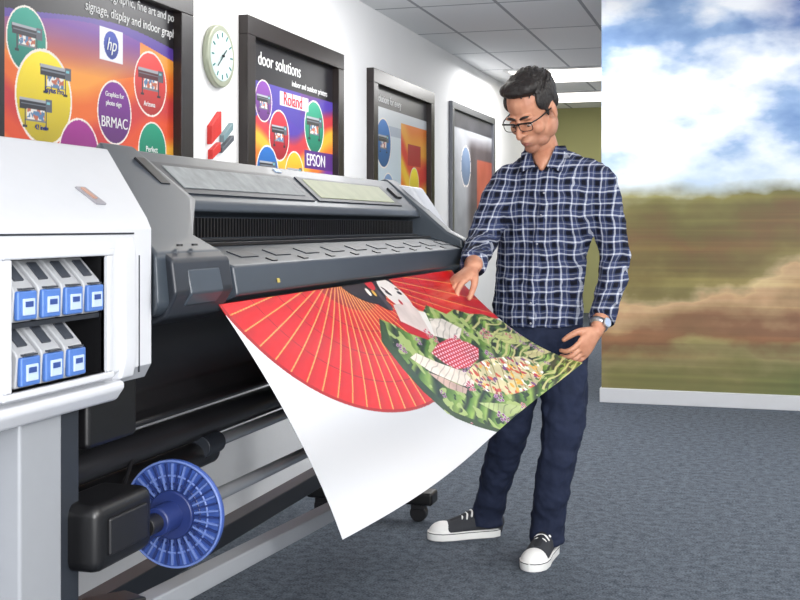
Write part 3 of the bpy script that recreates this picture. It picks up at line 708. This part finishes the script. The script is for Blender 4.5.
# shoes
m_rub=mat('shoe_rubber',(236,236,234),.5,var=.03); m_can=mat('shoe_canvas',(48,50,56),.8,var=.15); m_cad=mat('shoe_tongue',(34,36,42),.8,var=.1)
def shoe(tag,heel,d):
    d=Vector((d[0],d[1],0)).normalized(); M=Matrix(((d.x,-d.y,0,heel[0]),(d.y,d.x,0,heel[1]),(0,0,1,0),(0,0,0,1)))
    xs=[-.005,.0,.03,.08,.14,.20,.245,.275,.29,.295]; ws=[.008,.024,.038,.040,.043,.052,.051,.038,.020,.004]
    V=[];F=[];n=len(xs)
    for z,g in ((0,1),(.034,1.03)):
        for x,w in zip(xs,ws): V.append((x,w*g,z))
        for x,w in list(zip(xs,ws))[::-1]: V.append((x,-w*g,z))
    N2=2*n; F=[tuple(range(N2)),tuple(range(2*N2-1,N2-1,-1))]+[(i,(i+1)%N2,(i+1)%N2+N2,i+N2) for i in range(N2)]
    o=mobj('shoe_sole_'+tag,V,F,m_rub,man,M=M); bevel(o,.004,2,.9)
    ring=[(x,w*1.035) for x,w in zip(xs,ws)]+[(x,-w*1.035) for x,w in list(zip(xs,ws))[::-1]]
    V2=[(x,y,.027) for x,y in ring]+[(x,y,.030) for x,y in ring]; n2=N2
    mobj('shoe_stripe_'+tag,V2,[(i,(i+1)%n2,(i+1)%n2+n2,i+n2) for i in range(n2)],m_cad,man,M=M)
    V=[];F=[]
    tube(V,F,[(.012,0,.03),(.02,0,.055),(.06,0,.062),(.11,0,.055),(.16,0,.045),(.205,0,.036),(.225,0,.032)],[(.028,.03),(.033,.045),(.037,.05),(.039,.048),(.044,.040),(.048,.034),(.048,.032)],(0,1,0),28,5)
    tube(V,F,[(.05,0,.05),(.045,0,.10)],[(.036,.04),(.034,.042)],(0,1,0),24,3,True,False)
    remesh('shoe_upper_'+tag,V,F,m_can,.004,2,man,M=M)
    V=[];F=[]; tube(V,F,[(.085,0,.099),(.12,0,.090),(.16,0,.074),(.195,0,.062)],[(.020,.014)]*4,(0,1,0),16,4); mobj('shoe_tongue_'+tag,V,F,m_cad,man,True,M=M)
    V=[];F=[]; ell(V,F,(.228,0,.026),(.062,.0505,.043)); mobj('shoe_toe_cap_'+tag,V,F,m_rub,man,True,M=M)
    for k in range(6):
        x=.095+k*.020; z=.114-k*.0092
        V=[];F=[]; tube(V,F,[(x-.006,-.028,z-.016),(x,-.013,z-.002),(x,.013,z-.002),(x+.006,.028,z-.016)],[.0042]*4,(1,0,0),8,4); mobj('lace_%s_%d'%(tag,k),V,F,m_rub,man,True,M=M)
shoe('a',(-.165,.315),(-.96,-.22)); shoe('b',(.018,.085),(-.40,-.92))
# hands
def hand(V,F,w,d,n,left,curl):
    w=Vector(w);d=Vector(d).normalized();n=Vector(n);n=(n-d*n.dot(d)).normalized()
    th=n.cross(d) if left else d.cross(n)
    P=lambda a,s,q: tuple(w+d*a+th*s+n*q)
    tube(V,F,[P(-.02,0,0),P(.0,0,0),P(.03,.004,.0),P(.065,.002,.001),P(.09,.0,.003)],[(.027,.020),(.027,.019),(.036,.0175),(.041,.0165),(.040,.013)],th,24,4)
    offs=[.031,.0105,-.010,-.030]; Ls=[.074,.082,.076,.060]; rs=[.0092,.0093,.0088,.0078]; st=[.090,.094,.090,.083]
    for i in range(4):
        ang=0; pts=[P(st[i]-.012,offs[i],.002)]; p=Vector(P(st[i],offs[i]*1.02,.002)); pts.append(tuple(p))
        for L,ca in zip((.45,.30,.25),curl):
            ang+=ca*(1+.08*i); dd=d*math.cos(ang)+n*math.sin(ang)+th*(offs[i]*1.5)
            p=p+dd.normalized()*Ls[i]*L; pts.append(tuple(p))
        tube(V,F,pts,[rs[i]*1.05,rs[i]*1.05,rs[i],rs[i]*.93,rs[i]*.78],th,14,4)
    b0=Vector(P(.018,.022,.004)); t1=(d*.68+th*.55+n*.35).normalized(); t2=(d*.80+th*.12+n*.55).normalized(); t3=(d*.8-th*.10+n*.6).normalized()
    p1=b0+t1*.042; p2=p1+t2*.034; p3=p2+t3*.026
    tube(V,F,[tuple(b0),tuple(p1),tuple(p2),tuple(p3)],[.0165,.0125,.0105,.0085],tuple(n),16,4)
wL=(-.318,-.422,1.096); wR=(.126,-.268,.868)
V=[];F=[]
tube(V,F,[(-.283,-.25,1.15),(-.306,-.36,1.118),wL],[.038,.034,(.030,.026)],(0,1,0),20,5)
hand(V,F,wL,(-.66,-.56,-.48),(.15,.15,-1),False,(.35,.6,.5))
remesh('hand_right',V,F,m_skin,.0026,3,man)
V=[];F=[]
tube(V,F,[(.19,-.16,.99),(.160,-.220,.928),wR],[.038,.034,(.028,.024)],(0,1,0),20,5)
hand(V,F,wR,(-.56,-.42,-.62),(-.8,.1,-.45),True,(.30,.65,.6))
remesh('hand_left',V,F,m_skin,.0026,3,man)
wt=empty('wristwatch'); wt.matrix_basis=Mman
wd=(Vector(wR)-Vector((.160,-.220,.928))).normalized(); wa=Vector(wR)-wd*.036
e1=wd.orthogonal().normalized()
V=[];F=[]; tube(V,F,[tuple(wa-wd*.009),tuple(wa+wd*.009)],[.0345,.0335],tuple(e1),36,1,False,False); mobj('strap',V,F,m_silver,wt,True)
od=Vector((.55,-.8,.1)); od=(od-wd*od.dot(wd)).normalized()
cyl('watch_case',wa+od*.030,wa+od*.041,.018,m_silver,wt,36); cyl('watch_dial',wa+od*.040,wa+od*.0425,.0145,m_cw,wt,36)
V=[];F=[]
tube(V,F,[(-.004,.008,1.44),(-.018,-.008,1.50),(-.040,-.036,1.57),(-.058,-.058,1.63)],[.062,.057,.054,.054],(1,0,0),24,5)
remesh('neck',V,F,m_skin,.006,2,man)
# head (own space: face toward -Y)
HM=Matrix.Translation((-.076,-.100,1.658))@Matrix.Rotation(math.radians(-42),4,'Z')@Matrix.Rotation(math.radians(33),4,'X')@Matrix.Scale(1.07,4)
V=[];F=[]
ell(V,F,(0,.012,.04),(.076,.098,.088)); ell(V,F,(0,-.028,-.025),(.061,.064,.080)); ell(V,F,(0,-.035,-.075),(.050,.052,.042))
ell(V,F,(0,-.068,-.100),(.029,.024,.022)); ell(V,F,(0,-.064,-.066),(.036,.034,.036))
for s in (-1,1):
    ell(V,F,(s*.028,-.080,.020),(.030,.013,.008)); ell(V,F,(s*.042,-.055,-.030),(.023,.026,.026))
    ell(V,F,(s*.012,-.101,-.036),(.009,.011,.008)); ell(V,F,(s*.052,-.005,-.060),(.018,.040,.034)); ell(V,F,(s*.030,-.035,-.085),(.024,.036,.024))
    R=Matrix.Rotation(s*.3,3,'Z')@Matrix.Rotation(-.2,3,'X')
    ell(V,F,(s*.079,.014,-.006),(.007,.017,.029),R); ell(V,F,(s*.077,.008,.004),(.010,.011,.013),R)
tube(V,F,[(0,-.086,.016),(0,-.097,-.004),(0,-.113,-.026),(0,-.117,-.036)],[.009,.009,.0105,.0105],(1,0,0),14,4)
tube(V,F,[(-.018,-.092,-.065),(0,-.099,-.062),(.018,-.092,-.065)],[.004,.006,.004],(0,0,1),12,4)
ell(V,F,(0,.04,-.06),(.050,.045,.06))
head=remesh('head',V,F,face_mat(),.0032,7,man,HM)
m_lip=mat('lips',(150,92,80),.5); m_eye=mat('eye_white',(214,208,200),.2); m_iris=mat('iris',(40,28,22),.2)
V=[];F=[]; tube(V,F,[(-.020,-.0895,-.0735),(-.008,-.0990,-.0675),(.0,-.0990,-.0685),(.008,-.0990,-.0675),(.020,-.0895,-.0735)],[.0015,.0028,.0028,.0028,.0015],(0,0,1),12,4)
tube(V,F,[(-.016,-.0895,-.0755),(0,-.0980,-.0755),(.016,-.0895,-.0755)],[.0015,.0038,.0015],(0,0,1),12,4); mobj('lips',V,F,m_lip,man,True,M=HM)
for s in (-1,1):
    t='a' if s<0 else 'b'
    V=[];F=[]; ell(V,F,(s*.031,-.0795,-.004),(.0118,.0112,.0085)); mobj('eye_'+t,V,F,m_eye,man,True,M=HM)
    V=[];F=[]; ell(V,F,(s*.031,-.0870,-.008),(.0055,.0045,.0045)); mobj('iris_'+t,V,F,m_iris,man,True,M=HM)
    V=[];F=[]; ell(V,F,(s*.031,-.0795,.0012),(.0150,.0136,.0088)); mobj('eyelid_'+t,V,F,m_skin,man,True,M=HM)
    V=[];F=[]; tube(V,F,[(s*.013,-.0925,.0195),(s*.030,-.0925,.0255),(s*.050,-.079,.0215)],[.0040,.0045,.0025],(0,0,1),10,4); mobj('eyebrow_'+t,V,F,m_hair,man,True,M=HM)
V=[];F=[]
ell(V,F,(0,.028,.058),(.081,.098,.083)); ell(V,F,(0,-.034,.108),(.056,.042,.029)); ell(V,F,(.028,-.030,.105),(.044,.044,.029)); ell(V,F,(-.030,-.030,.104),(.042,.042,.027))
ell(V,F,(0,-.060,.102),(.048,.021,.018)); ell(V,F,(0,.068,.012),(.060,.040,.050))
for s in (-1,1):
    ell(V,F,(s*.067,.0,.050),(.013,.052,.040)); ell(V,F,(s*.0705,-.014,.010),(.0045,.009,.022)); ell(V,F,(s*.060,.050,.018),(.016,.028,.032))
rs=np.random.RandomState(4)
for i in range(260):
    th=rs.uniform(0,2*math.pi); ph=rs.uniform(0,1.2)
    nrm=Vector((math.sin(ph)*math.cos(th),math.sin(ph)*math.sin(th),math.cos(ph)))
    c=Vector((nrm.x*.079,.020+nrm.y*.098,.060+nrm.z*.080))
    if c.y<-.05 and c.z<.10: continue
    flow=Vector((.6+rs.uniform(-.3,.3),-.7+rs.uniform(-.25,.25),.05)); flow=(flow-nrm*flow.dot(nrm)).normalized()
    a=c-flow*.016; b_=c+nrm*.003+flow*.004; e_=c+nrm*(.003+.003*rs.rand())+flow*.024
    tube(V,F,[tuple(a),tuple(b_),tuple(e_)],[.0045,.0042,.0022],tuple(nrm),8,3)
remesh('hair',V,F,m_hair,.0026,1,man,HM)
gl=empty('eyeglasses'); gl.matrix_basis=Mman@HM
m_gf=mat('glasses_frame',(18,16,18),.25)
for s in (-1,1):
    cx=s*.033; V=[];F=[]
    pts=[]
    for k in range(33):
        t=2*math.pi*k/32; cxx=abs(math.cos(t))**.6*math.copysign(1,math.cos(t)); szz=abs(math.sin(t))**.6*math.copysign(1,math.sin(t))
        x=cx+.025*cxx; pts.append((x,-.108+1.6*abs(x)**2,-.004+.0145*szz))
    tube(V,F,pts,[.0014]*33,(0,1,0),8,1)
    tp=[(x,-.109+1.6*abs(x)**2,.0095+.001) for x in (cx-.025,cx,cx+.025)]
    tube(V,F,tp,[.0032]*3,(0,1,0),8,2)
    mobj('rim_%s'%('a' if s<0 else 'b'),V,F,m_gf,gl,True)
    V=[];F=[]; tube(V,F,[(s*.058,-.102,.009),(s*.073,-.07,.009),(s*.079,.0,.008),(s*.077,.012,.004)],[.0024]*4,(0,0,1),8,4); mobj('temple_%s'%('a' if s<0 else 'b'),V,F,m_gf,gl,True)
V=[];F=[]; tube(V,F,[(-.010,-.109,.006),(0,-.111,.008),(.010,-.109,.006)],[.0022]*3,(0,0,1),8,3); mobj('bridge',V,F,m_gf,gl,True)

# ------------------------------------------------------------ lights
w=bpy.data.worlds.new('world'); SC.world=w; w.use_nodes=True
w.node_tree.nodes['Background'].inputs[0].default_value=(.94,.97,1,1); w.node_tree.nodes['Background'].inputs[1].default_value=.82
def area(name,loc,tgt,size,e,c=(1,1,1)):
    l=bpy.data.lights.new(name,'AREA'); l.size=size; l.energy=e; l.color=c; l.shape='SQUARE'
    o=bpy.data.objects.new(name,l); COL.objects.link(o); o.location=loc
    o.rotation_euler=(Vector(tgt)-Vector(loc)).to_track_quat('-Z','Y').to_euler(); return o
area('key_softbox',(2.6,.6,2.6),(-.9,3.8,.9),1.1,100,(1,.98,.95))
area('fill_softbox',(.2,-1.2,2.4),(-1.3,3.0,.8),1.8,18,(.95,.97,1))
area('aisle_lamp',(-1.7,7.0,2.85),(-2.2,7.2,0),1.5,65)
area('aisle_lamp_far',(-1.9,12,2.85),(-1.9,12,0),1.5,80)
area('mural_fill',(1.4,5.2,2.8),(.2,8.2,1.2),1.5,72)  # added out-of-view fill, no fixture there; brightens the mural
area('ceiling_fill',(1.2,-1.0,1.5),(-1.4,8.0,3.0),1.5,170)  # added fill behind the camera, aimed up to brighten the dark ceiling
